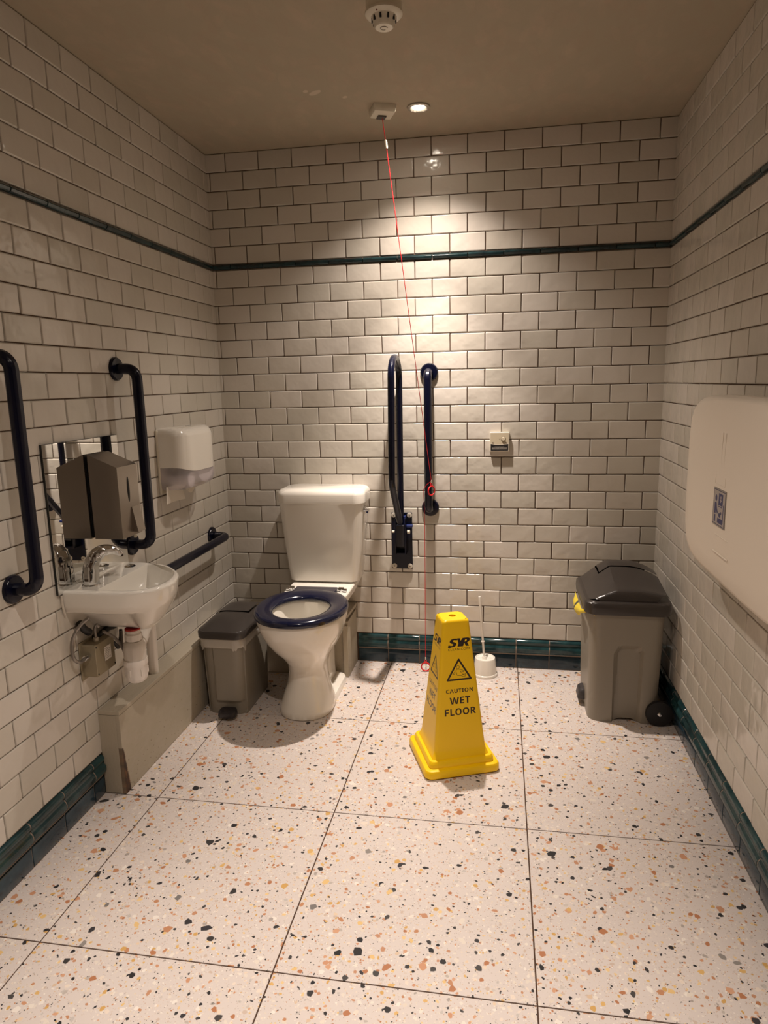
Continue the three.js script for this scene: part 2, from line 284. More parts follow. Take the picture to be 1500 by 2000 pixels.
// skirting (flat tile below, moulded rail above) and the dark green rail: each glazed piece a mesh
{
  const glaze = std('#ffffff', .14, { map: noiseTex(256, 31, [[5, 1], [17, .7], [40, .35]], 0, 255, [[10, 32, 38], [48, 84, 86]]), bumpMap: glazeBump, bumpScale: .0012 });
  const glaze2 = std('#ffffff', .14, { map: noiseTex(256, 32, [[4, 1], [15, .7], [40, .35]], 0, 255, [[20, 36, 48], [58, 80, 90]]), bumpMap: glazeBump, bumpScale: .0010 });
  const glaze3 = std('#ffffff', .16, { map: noiseTex(256, 33, [[6, 1], [19, .7], [40, .35]], 0, 255, [[8, 22, 26], [36, 66, 68]]), bumpMap: glazeBump, bumpScale: .0014 });
  const joint = std('#8a7c70', .9);
  const basePts = [[.002, .002], [.0085, .003], [.010, .006], [.010, .064], [.0085, .0665], [.002, .068]];
  const S = SKIRT;
  const railPts = [[.002, .0735], [.010, .0735], [.0125, .078], [.0185, .082], [.022, .090], [.0225, .098], [.020, .106], [.015, .112], [.0125, .116], [.013, .1195], [.0165, .123], [.0175, .129], [.016, .135], [.0115, S - .004], [.002, S - .0015]];
  const pencilPts = []; for (let i = 0; i <= 10; i++) { const a = -Math.PI / 2 + i / 10 * Math.PI; pencilPts.push([.005 + .0125 * Math.cos(a), RAILY0 + STRIP / 2 + (STRIP / 2 - .0015) * Math.sin(a)]); }
  const piece = (pts, a, b, place, seed) => {          // extruded moulding from a to b along the wall
    const r = rng(seed), e = .0012, prof = k => pts.map(([d, y]) => [Math.max(.001, d - k), y]);
    const ring = (s, k) => prof(k).map(([d, y]) => place(s, y, d).toArray());
    const rings = [ring(a, .0025), ring(a + e, 0), ring(b - e, 0), ring(b, .0025)];
    const g = loft(rings, { open: false, crease: .9 }); const p = g.attributes.position, u = g.attributes.uv, ox = r(), oy = r();
    for (let i = 0; i < p.count; i++) u.setXY(i, (Math.abs(p.getX(i)) + Math.abs(p.getZ(i))) / .4 + ox, p.getY(i) / .4 + oy);
    return g;
  };
  const sides = [
    ['back', W, B0, (s, y, d) => V(s, y, d), [[.64, W]]], ['left', D, HL + PX / 2 - .004, (s, y, d) => V(d, y, s), [[1.206, D]]], ['right', D, CR - PX / 2 + .02, (s, y, d) => V(W - d, y, s), [[0, D]]],
  ];
  sides.forEach(([side, len, first, place, spans], n) => {
    const sk = struct('baseboard_' + side, { back: 'dark teal glazed skirting tiles along the back wall', left: 'dark teal glazed skirting tiles along the left wall up to the boxing', right: 'dark teal glazed skirting tiles along the right wall' }[side], 'baseboard');
    const tr = struct('trim_' + (n + 1), { back: 'dark green half-round tile rail high on the back wall', left: 'dark green half-round tile rail high on the left wall', right: 'dark green half-round tile rail high on the right wall' }[side], 'trim');
    const rows = [[basePts, sk, 'skirting_tile', glaze2], [railPts, sk, 'moulded_tile', glaze]];
    for (const [sa, sb] of spans) {
      for (let s = first - PX, k = 0; s < sb; s += PX, k++) { const a = Math.max(sa, s + .0016), b = Math.min(sb, s + PX - .0016); if (b - a < .01) continue; rows.forEach(([pts, par, nm, mat], q) => mesh(nm, piece(pts, a, b, place, 100 * n + k * 2 + q), mat, par)); }
      const fill = [[-.004, 0], [.0075, 0], [.0075, .072], ...railPts.slice(1, -1).map(([d, y]) => [d - .0014, y]), [-.004, S - .003]]; mesh('grout_bed', loft([fill.map(([d, y]) => place(sa, y, d).toArray()), fill.map(([d, y]) => place(sb, y, d).toArray())], { crease: .5 }), joint, sk);
    }
    for (let s = first + PX / 2 - 2 * PX, k = 0; s < len; s += PX, k++) { const a = Math.max(.002, s + .0012), b = Math.min(len, s + PX - .0012); if (b - a < .01) continue; mesh('rail_tile', piece(pencilPts, a, b, place, 700 + 100 * n + k), glaze3, tr); }
    const a = place(0, RAILY0, -.01), b = place(len, RAILY0 + STRIP, .0045); mesh('grout_bed', box(Math.abs(b.x - a.x), b.y - a.y, Math.abs(b.z - a.z), (a.x + b.x) / 2, (a.y + b.y) / 2, (a.z + b.z) / 2, 0), joint, tr);
  });
}

// ---------------------------------------------------------------- lamps
DOWNLIGHTS.forEach(([x, z], i) => {
  const t = thing('downlight', ['recessed ceiling downlight glowing near the back wall beside the cord switch', 'recessed ceiling downlight above the camera, out of the picture'][i], 'downlight', [x, H, z], 'ceiling downlights');
  mesh('bezel', lathe([[.0235, -.0015], [.026, -.0035], [.033, -.0072], [.039, -.0075], [.043, -.0055], [.0445, -.0005], [.0235, -.0005]], 40), std('#b9b2a6', .3, { metalness: .6 }), t);
  const lens = std('#fff4e0', .3); lens.emissive = new THREE.Color().setRGB(1, .88, .72); lens.emissiveIntensity = 100;
  mesh('lamp_lens', lathe([[0, -.0058], [.013, -.0052], [.020, -.0035], [.0235, -.0012]], 32), lens, t);
  for (const [cd, ang, pen] of [[BEAM, .54, 1], [SPILL, 1.02, 1]]) {
    const s = new THREE.SpotLight(LAMP_COLOR, cd, 0, ang, pen, 2); s.position.set(0, -.02, 0); s.target.position.set(0, -2, 0); s.castShadow = true; s.shadow.radius = 1.1; s.shadow.mapSize.set(1024, 1024); s.name = 'lamp_light'; t.add(s, s.target);
  }
});

// ---------------------------------------------------------------- ceiling fittings
{
  const t = thing('smoke_detector', 'white round smoke detector on a deep base hanging from the ceiling', 'smoke detector', [1.0, H, 1.115]);
  mesh('base', lathe([[0, 0], [.047, 0], [.047, -.05], [.0475, -.052]], 40), M.ivory, t);
  mesh('rim', lathe([[0, -.052], [.0475, -.052], [.050, -.055], [.050, -.060], [.046, -.064], [.036, -.066], [0, -.066]], 40), M.ivory, t);
  mesh('sensor_head', lathe([[0, -.064], [.035, -.064], [.031, -.073], [.0275, -.083], [.0265, -.088], [.023, -.0915], [.0, -.093]], 40), M.ivory, t);
  for (let i = 0; i < 10; i++) { const a = i / 10 * 6.283 + .2, g = box(.0035, .012, .005, 0, 0, 0, 0); g.translate(.0315, -.0735, 0); g.rotateY(a); mesh('vent_slot', g, M.black, t); }
  mesh('test_mark', new THREE.TorusGeometry(.009, .0011, 6, 24, 5).rotateX(Math.PI / 2).translate(0, -.0926, .002), std('#8a8378', .5), t);
  mesh('indicator', new THREE.SphereGeometry(.002, 10, 8).translate(-.012, -.0655, .040), std('#7a3b30', .3), t);
}
{
  const t = thing('emergency_pull_cord', 'red emergency pull cord with two rings hanging from a white ceiling switch', 'pull cord', [.866, H, .345]);
  const ang = -.42, rot = g => g.rotateY(-ang);
  mesh('switch_housing', rot(loft([rrect(0, 0, .043, .043, .005, 0), rrect(0, 0, .043, .043, .005, -.014), rrect(0, 0, .040, .040, .005, -.024), rrect(0, 0, .039, .039, .005, -.025)], { crease: .5 })), M.ivory, t);
  mesh('cord_block', rot(box(.032, .006, .032, 0, -.027, -.018, .001)), std('#4a4540', .5), t);
  const x0 = t.position.x, y0 = t.position.y, z0 = t.position.z, L = (x, y, z) => V(x - x0, y - y0, z - z0);
  const A = L(.862, 2.331, .327), R1 = L(1.016, .913, .128);
  mesh('cord', [sweep([A, A.clone().lerp(R1, .5), R1], .0014, 8), sweep(fillet([R1, L(.995, .896, .114), L(.977, .87, .10), L(.9765, .81, .07), L(.977, .70, .062), L(.979, .062, .1)], .02, 4), .0013, 8)], M.red, t);
  const c = A.clone().lerp(R1, .062), dir = R1.clone().sub(A).normalize(), q = new THREE.Quaternion().setFromUnitVectors(V(0, -1, 0), dir);
  mesh('connector', lathe([[0, .016], [.004, .015], [.006, .009], [.006, -.009], [.0045, -.016], [0, -.017]], 16).applyQuaternion(q).translate(c.x, c.y, c.z), M.ivory, t);
  const ringAt = (p, turn) => {
    const g = [new THREE.TorusGeometry(.0205, .0032, 10, 36).translate(0, -.043, 0), box(.012, .010, .004, 0, -.020, 0, .001), new THREE.TorusGeometry(.0045, .0016, 8, 16).translate(0, -.0125, 0)];
    const r = mesh('pull_ring', g.map(k => k.rotateY(turn).translate(p.x, p.y, p.z)), M.red, t);
    mesh('knot', lathe([[0, .006], [.0022, .004], [.0028, -.003], [.0016, -.008], [0, -.009]], 10).translate(p.x, p.y, p.z), M.ivory, r);
  };
  ringAt(R1, .95); ringAt(L(.979, .067, .1), .1);
}

// ---------------------------------------------------------------- grab bars
function flange(r = .04) { return lathe([[0, .013], [r * .5, .013], [r * .9, .011], [r, .006], [r, 0], [0, 0]], 36).rotateX(Math.PI / 2); }   // faces +z
function grabBar(label, pos, turnY, length, horizontal = false) {
  const t = thing('grab_bar', label, 'grab bar', pos), h = length / 2, out = .078;
  const pts = fillet([V(0, h, .004), V(0, h, out), V(0, -h, out), V(0, -h, .004)], .05, 10);
  const fix = g => { if (horizontal) g.rotateZ(Math.PI / 2); return g.rotateY(turnY); };
  mesh('tube', fix(sweep(pts, .0178, 20)), M.navy, t);
  for (const s of [1, -1]) mesh('wall_flange', fix(flange().translate(0, s * h, 0)), M.navy, t);
  return t;
}
grabBar('navy vertical grab bar left of the mirror, cut by the picture edge', [.008, 1.125, 1.515], Math.PI / 2, .62);
grabBar('navy vertical grab bar on the left wall between mirror and paper dispenser', [.008, 1.103, .902], Math.PI / 2, .618);
grabBar('navy vertical grab bar on the back wall beside the hinged rail', [.999, 1.08, .008], 0, .614);
grabBar('navy horizontal grab rail low on the left wall behind the basin', [.008, .672, .545], Math.PI / 2, .64, true);
{
  const t = thing('drop_down_rail', 'navy hinged drop-down support rail folded up against the back wall', 'support rail', [.864, .478, .008]);
  mesh('wall_plate', box(.098, .27, .008, 0, .135, .004, .003), M.navy, t);
  const zb = .036, zf = .266, top = .972;
  const arc = []; for (let i = 0; i <= 14; i++) { const a = i / 14 * Math.PI; arc.push(V(.003, top - .09 + .09 * Math.sin(a), (zb + zf) / 2 - Math.cos(a) * (zf - zb) / 2)); }
  const path = [V(0, .20, zb), V(0, .25, zb), ...arc, ...fillet([V(.003, top - .1, zf), V(-.002, .44, zf), V(0, .24, zb + .035)], .06, 8).slice(1)];
  mesh('rail_tube', sweep(path, .0145, 18), M.navy, t);
  mesh('hinge_cheek', box(.004, .17, .055, -.022, .165, .033, .001), M.navy, t); mesh('hinge_cheek', box(.004, .17, .055, .022, .165, .033, .001), M.navy, t);
  mesh('hinge_block', box(.038, .10, .04, 0, .17, .045, .004), std('#171720', .45), t);
  mesh('hinge_base', box(.048, .012, .05, 0, .082, .03, .002), M.navy, t);
  mesh('latch', [box(.008, .05, .03, .018, .235, .03, .002).rotateZ(-.0), box(.03, .012, .02, .04, .212, .03, .003)], std('#1f2d66', .25), t);
  for (const [x, s] of [[-.036, .006], [.036, .009]]) mesh('pivot_cap', lathe([[0, .008], [s, .006], [s, -.006], [0, -.008]], 16).rotateZ(Math.PI / 2).translate(x, .185, .036), M.ivory, t);
  for (const [x, y] of [[-.037, .258], [.037, .258], [-.037, .013], [.037, .013]]) { const c = mesh('screw_cap', lathe([[0, .0045], [.008, .0042], [.0115, .002], [.012, 0], [0, 0]], 20).rotateX(Math.PI / 2).translate(x, y, .008), std('#c9c2b4', .4), t); mesh('screw_recess', cyl(.003, .001, x, y, .0128, 'z', 12), std('#6d675d', .6), c); }
}

// ---------------------------------------------------------------- mirror, dispensers
{
  const t = thing('mirror', 'frameless rectangular wall mirror above the basin', 'mirror', [.009, .74, 1.142]);
  mesh('glass', box(.001, .45, .394, .0065, .225, 0, 0), M.mirror, t);
  mesh('backing', box(.006, .452, .396, .003, .225, 0, 0), M.edge, t);
}
{
  const t = thing('soap_dispenser', 'brushed steel soap dispenser mounted on the mirror', 'dispenser', [.017, .868, 1.078]);
  const hz = .060;
  const side = (z) => [[.006, 0, z], [.104, 0, z], [.104, .232, z], [.006, .274, z]];
  const brushed = std('#a89f95', .32, { metalness: 1, bumpMap: noiseTex(256, 77, [[4, .3], [128, 1]]), bumpScale: .00004 });
  mesh('body', loft([side(-hz), side(hz)], { crease: .3 }), brushed, t);
  mesh('back_plate', box(.006, .262, hz * 2 - .012, .003, .135, 0, 0), M.black, t);
  mesh('window', new THREE.SphereGeometry(1, 20, 14).scale(.003, .042, .006).translate(.104, .155, .002), M.black, t);
  mesh('push_lever', loft([[[.1035, .012, -.052], [.1035, .012, -.006], [.1035, .095, -.006], [.1035, .095, -.052]], [[.122, .010, -.052], [.122, .010, -.006], [.106, .095, -.006], [.106, .095, -.052]]], { crease: .3 }), brushed, t);
  mesh('nozzle', cyl(.005, .014, .096, -.006, -.028), M.ivory, t);
}
{
  const t = thing('toilet_roll_dispenser', 'white rounded toilet paper dispenser with translucent lower window on the left wall', 'dispenser', [.008, .93, .508]);
  const hz = .160, dep = .118;
  const ring = (y, s, dx = 0) => { const o = []; for (let i = 0; i <= 28; i++) { const a = i / 28 * Math.PI, c = Math.cos(a), n = Math.sin(a); o.push([Math.pow(n, 2 / 3.6) * dep * (s + dx), y, -Math.sign(c) * Math.pow(Math.abs(c), 2 / 4.5) * hz * (1 - (1 - s) * .35)]); } return o; };
  const cover = []; for (let i = 0; i <= 10; i++) { const a = i / 10 * Math.PI / 2; cover.push(ring(.222 + .038 * Math.sin(a), .70 + .30 * Math.cos(a))); }
  const curveDown = [];
  // lower edge of the white cover sags toward the middle-left
  const edge = ring(.11, 1).map((p, i) => [p[0], .098 + .012 * Math.cos((i - 12) / 28 * 6.283 + 3.14), p[2]]);
  mesh('cover', loft([edge, ring(.16, 1), ...cover], { cap0: false, crease: .9 }), M.white, t);
  const smoky = std('#f0edf4', .3, { transmission: .8, thickness: 0, specularIntensity: .5 });
  const edge2 = edge.map(p => [p[0] * .985, p[1], p[2] * .985]);
  mesh('window', loft([edge2, ring(.05, .975), ring(.03, .93), ring(.02, .8)], { cap0: false, cap1: false, crease: .9 }), smoky, t);
  mesh('back_plate', box(.010, .25, hz * 2 + .006, .005, .13, 0, .004), M.ivory, t);
  const roll = mesh('paper_roll', [cyl(.085, .095, .055, .115, -.045, 'x', 36), cyl(.03, .095, .055, .055, .09, 'x', 24)], std('#e6dfd4', .9), t); roll.geometry.scale(1, 1, 1);
  const saw = []; for (let i = 0; i < 26; i++) { const z = -.075 + i * .0068; saw.push(new THREE.ConeGeometry(.0036, .009, 4).rotateX(Math.PI).translate(.082, .018, z)); }
  mesh('serrated_edge', [...saw, box(.006, .006, .19, .082, .025, .012, .001)], M.ivory, t);
  const paper = []; for (let j = 0; j <= 10; j++) { const k = j / 10, row = []; for (let i = 0; i <= 8; i++) { const s = i / 8; row.push([.036 - .010 * Math.sin(s * 3.1) * k + .012 * k * s, .036 - .066 * k, .172 - s * .125 + k * (.006 - .012 * s)]); } paper.push(row); }
  mesh('paper_tail', loft(paper, { open: true, crease: 0 }), std('#e8e0d2', .95, { transmission: .2, thickness: 0 }), t);
  const p2 = []; for (let j = 0; j <= 8; j++) { const k = j / 8, row = []; for (let i = 0; i <= 10; i++) { const s = i / 10; row.push([.07 - .02 * k, .026 - .035 * k * (.6 + .5 * Math.sin(s * 4.2 + .4)), .02 - s * .105]); } p2.push(row); }
  mesh('paper_scrap', loft(p2, { open: true, crease: 0 }), std('#ddd2c0', .95, { transmission: .2, thickness: 0 }), t);
  mesh('emblem', new THREE.TorusGeometry(.006, .0007, 4, 4).rotateZ(Math.PI / 4).rotateY(Math.PI / 2).translate(dep * .99, .118, -.062), std('#7b7266', .5), t);
  mesh('key_slot', box(.02, .001, .004, .05, .2603, -.02, 0), M.black, t);
}

// ---------------------------------------------------------------- wash basin with tap, trap, control box
{
  const t = thing('wash_basin', 'small white ceramic hand basin on the left wall', 'basin', [.008, 0, 1.14]);
  // plan outline of the basin in x (out of the wall) and z, 40 points, starting at the wall far end
  const outline = (s, y, dx = 0) => {
    const o = []; const P = [[0, -.178], [.05, -.176], [.10, -.17], [.165, -.145], [.225, -.105], [.272, -.045], [.294, .025], [.292, .085], [.268, .135], [.22, .165], [.15, .178], [.08, .180], [0, .178]];
    const c = new THREE.CatmullRomCurve3(P.map(p => V(p[0], 0, p[1])), false, 'centripetal');
    for (const q of c.getPoints(40)) o.push([Math.max(0, q.x * s + dx * (q.x > .01 ? 1 : 0)), y, q.z * s]); return o;
  };
  const plan = outline(1, 0), foot = plan.map(([x, , z], i) => { const a = i / (plan.length - 1) * Math.PI * 2 * .93 - Math.PI * .93; return [.158, 0, -.022]; });
  const sm = (a, b, x) => { const k = Math.min(1, Math.max(0, (x - a) / (b - a))); return k * k * (3 - 2 * k); };
  // underside: a flat shelf at the near end, a round bowl swelling down to the waste elsewhere
  const LV = [[.571, .86, .93], [.577, .74, .86], [.592, .57, .76], [.616, .40, .64], [.644, .25, .52], [.666, .15, .40], [.6725, .125, .10], [.682, .085, .035], [.70, .045, .012], [.72, .018, .004], [.736, .003, 0], [.742, 0, 0]];
  const rings = LV.map(([y, kf, kn]) => plan.map(([x, , z]) => { const w = sm(-.03, .10, z) * sm(.26, .16, x), k = kf + (kn - kf) * w; return [x < .002 ? 0 : x + (.150 - x) * k, y, z + (-.012 - z) * k]; }));
  const rim = [outline(.985, .7455), outline(.955, .7465)];
  const inner = (k, y) => outline(1, y).map(([x, , z]) => { const X = .090 + .012 * Math.pow(Math.abs(z) / .18, 6) + x / .294 * .180, Z = z * .845 - .006; return [X + (.165 - X) * k, y, Z + (-.015 - Z) * k]; });
  const bowl = [inner(0, .7455), inner(.03, .739), inner(.08, .715), inner(.18, .68), inner(.38, .652), inner(.72, .640)];
  mesh('bowl', loft([...rings, ...rim, ...bowl], { crease: 1.1 }), M.white, t);
  mesh('plug_hole_cover', lathe([[0, .004], [.015, .0035], [.019, 0]], 24, .058, .7465, -.118), M.chrome, t);
  mesh('waste', lathe([[0, .003], [.02, .003], [.023, 0]], 24, .155, .6405, -.016), M.chrome, t);
  mesh('sealant', sweep(curve([[.004, .735, .182], [.004, .70, .181], [.006, .672, .178]], 10), .004, 8), std('#cfc6b8', .6), t);
}
{
  const t = thing('basin_tap', 'curved chrome spout tap on the near corner of the basin', 'tap', [.058, .745, 1.236]);
  const path = curve([[0, 0, 0], [.001, .038, -.001], [.006, .068, -.004], [.020, .094, -.014], [.040, .105, -.028], [.060, .101, -.043], [.078, .086, -.056]], 30);
  mesh('spout', sweep(path, k => .0245 + .001 * Math.sin(k * 3) - .0165 * k * k, 24, { flat: 1 }), M.chrome, t);
  mesh('collar', lathe([[0, .004], [.026, .004], [.0275, .002], [.0275, 0], [0, 0]], 32), M.chrome, t);
  mesh('aerator', cyl(.006, .006, .0775, .0825, -.0555), std('#5a5754', .4, { metalness: 1 }), t);
}
{
  const t = thing('bottle_trap', 'white plastic bottle trap and waste pipe under the basin', 'waste trap', [.128, 0, 1.145]);
  mesh('inlet', lathe([[0, .567], [.024, .567], [.026, .561], [.022, .558], [.022, .554], [.027, .552], [.027, .532], [.021, .528], [.021, .515], [0, .515]], 28), M.pvc, t);
  mesh('seal_washer', lathe([[.0, .5712], [.025, .571], [.025, .567], [0, .567]], 28), std('#a5281e', .6), t);
  mesh('upper_cup', lathe([[0, .53], [.026, .527], [.034, .518], [.0355, .505], [.0355, .462], [0, .462]], 32), M.pvc, t);
  const b = mesh('lower_cup', lathe([[0, .466], [.0385, .466], [.039, .448], [.0355, .443], [.0355, .405], [.032, .394], [.024, .387], [0, .385]], 32), std('#ece6df', .3), t);
  for (let i = 0; i < 6; i++) { const a = i / 6 * 6.283 + .6; mesh('grip_rib', box(.004, .024, .005, .036 * Math.cos(a), .424, .036 * Math.sin(a), .001), M.pvc, b); }
  const W1 = (x, y, z) => V(x - .128, y, z - 1.145);
  mesh('outlet_pipe', [sweep(fillet([W1(.128, .500, 1.12), W1(.09, .520, .99), W1(.055, .535, .90), W1(.045, .525, .885), W1(.045, .30, .895)], .028, 8), .0185, 18), sweep([W1(.120, .503, 1.095), W1(.108, .510, 1.055)], .0225, 18), sweep([W1(.078, .5265, .96), W1(.066, .531, .93)], .0225, 18)], M.pvc, t);
}
{
  const t = thing('tap_control_box', 'small grey metal tap control box on the wall under the basin', 'control box', [.009, .437, 1.205]);
  mesh('case', box(.05, .105, .105, .027, .06, .0, .002), std('#9b9078', .45, { metalness: .35 }), t);
  mesh('mounting_flange', box(.004, .125, .125, .002, .058, 0, .001), std('#9b9078', .45, { metalness: .35 }), t);
  const lab = canvasTex(128, 128, (g, w, h) => { g.fillStyle = '#ddd6ca'; g.fillRect(0, 0, w, h); g.fillStyle = '#8f8880'; for (let i = 0; i < 7; i++) g.fillRect(12, 14 + i * 15, 60 + ((i * 37) % 45), 5); });
  mesh('printed_label', new THREE.PlaneGeometry(.038, .046).rotateY(Math.PI / 2).translate(.0526, .066, -.012), std('#ffffff', .7, { map: lab }), t);
  for (const [y, z] of [[.015, .047], [.015, -.047], [.105, .047], [.105, -.047]]) mesh('screw', cyl(.0025, .002, .0525, y, z, 'x', 10), M.black, t);
  mesh('hose_union', [cyl(.007, .018, .022, .075, .06, 'z', 16), cyl(.0095, .008, .022, .075, .064, 'z', 6), cyl(.006, .014, .032, .08, .058, 'z', 12)], M.chrome, t);
  mesh('top_gland', cyl(.008, .012, .03, .118, .01, 'y', 12), M.ivory, t);
}
{
  const braided = std('#8d8780', .4, { metalness: .7 });
  const hose = (label, pts, r, m) => { const o = mesh('tap_hose', sweep(curve(pts, 30), r, 10), m); o.userData = { label, category: 'hose', group: 'hoses and cables under the basin' }; };
  hose('braided hose looping from the control box side up under the basin', [[.031, .512, 1.27], [.031, .510, 1.295], [.028, .53, 1.318], [.025, .585, 1.315], [.045, .630, 1.30], [.07, .655, 1.285]], .0055, braided);
  hose('thin grey hose rising from the top of the control box', [[.039, .56, 1.215], [.040, .595, 1.215], [.046, .605, 1.214], [.05, .595, 1.21]], .0045, braided);
  hose('grey cable slanting across the front of the control box', [[.068, .585, 1.218], [.082, .55, 1.18], [.085, .50, 1.145], [.075, .475, 1.12], [.06, .50, 1.105], [.058, .54, 1.10]], .0048, std('#6f675e', .5));
  hose('black cable bunched behind the trap under the basin', [[.022, .555, 1.195], [.022, .55, 1.16], [.022, .557, 1.12], [.02, .55, 1.08], [.02, .555, 1.05]], .010, M.black);
  hose('black cable hanging in a loop beside the trap', [[.024, .525, 1.13], [.03, .495, 1.10], [.032, .475, 1.085], [.028, .50, 1.06], [.022, .525, 1.045]], .006, M.black);
  hose('black foam-clad hose against the wall under the near end of the basin', [[.022, .628, 1.268], [.028, .60, 1.25], [.03, .585, 1.232]], .012, M.black);
}
// ---------------------------------------------------------------- pipe boxing
{
  const grimy = (seed, stain) => canvasTex(512, 256, (g, w, h) => {
    g.fillStyle = '#b0a694'; g.fillRect(0, 0, w, h); const r = rng(seed);
    for (let i = 0; i < 900; i++) { g.fillStyle = r() < .5 ? 'rgba(186,177,160,.10)' : 'rgba(160,148,128,.08)'; g.beginPath(); g.ellipse(r() * w, r() * h, 2 + r() * 16, 2 + r() * 10, r() * 3, 0, 7); g.fill(); }
    for (let i = 0; i < 200; i++) { g.fillStyle = 'rgba(70,52,36,.5)'; const y = h - Math.pow(r(), 3) * h * .5; g.fillRect(r() * w, y, 1 + r() * 2, 1 + r() * 2); }
    stain?.(g, w, h, r);
  });
  const rust = (g, w, h, r) => { for (let i = 0; i < 260; i++) { const k = Math.pow(r(), 1.6), y = h - k * h * .52, x = Math.pow(r(), 1.5) * (13 - 10 * k); g.fillStyle = ['rgba(58,36,20,.55)', 'rgba(96,58,28,.5)', 'rgba(40,26,17,.55)', 'rgba(120,80,42,.4)'][Math.floor(r() * 4)]; g.beginPath(); g.ellipse(x, y, 1.5 + r() * 2.5, 4 + r() * 14, 0, 0, 7); g.fill(); } };
  const panelUV = (g, ax, a0, len, h) => { const p = g.attributes.position, u = g.attributes.uv; for (let i = 0; i < p.count; i++) u.setXY(i, ax === 'z' ? (a0 - p.getZ(i)) / len : (a0 - p.getX(i)) / len, p.getY(i) / h); return g; };
  const t = thing('pipe_boxing', 'long painted pipe boxing along the left wall under the basin', 'pipe boxing', [.008, 0, 1.203]);
  mesh('front_panel', panelUV(box(.014, .283, 1.0, .069, .1425, -.5, .0015), 'z', 0, 1.0, .29), std('#ffffff', .6, { map: grimy(1, rust) }), t);
  mesh('end_panel', box(.062, .283, .014, .031, .1425, -.007, .0015), std('#ffffff', .6, { map: grimy(2) }), t);
  mesh('top_panel', box(.078, .015, 1.0, .038, .2925, -.5, .002), std('#ffffff', .6, { map: grimy(3) }), t);
  const b = thing('pipe_boxing', 'painted boxing with a gaping lid on the back wall behind the toilet', 'pipe boxing', [.632, 0, .008]);
  mesh('front_panel', panelUV(box(.52, .255, .014, -.262, .1285, .182, .0015), 'x', 0, .52, .26), std('#ffffff', .6, { map: grimy(4, rust) }), b);
  mesh('end_panel', box(.014, .268, .186, -.007, .1345, .094, .0015), std('#ffffff', .6, { map: grimy(5) }), b);
  mesh('corner_batten', box(.022, .25, .012, -.012, .126, .195, .0015), std('#ffffff', .6, { map: grimy(7, rust) }), b);
  const lid = mesh('top_panel', box(.53, .016, .205, -.262, 0, .103, .002), std('#ffffff', .6, { map: grimy(6) }), b); lid.position.y = .292; lid.rotation.x = -.03;
}
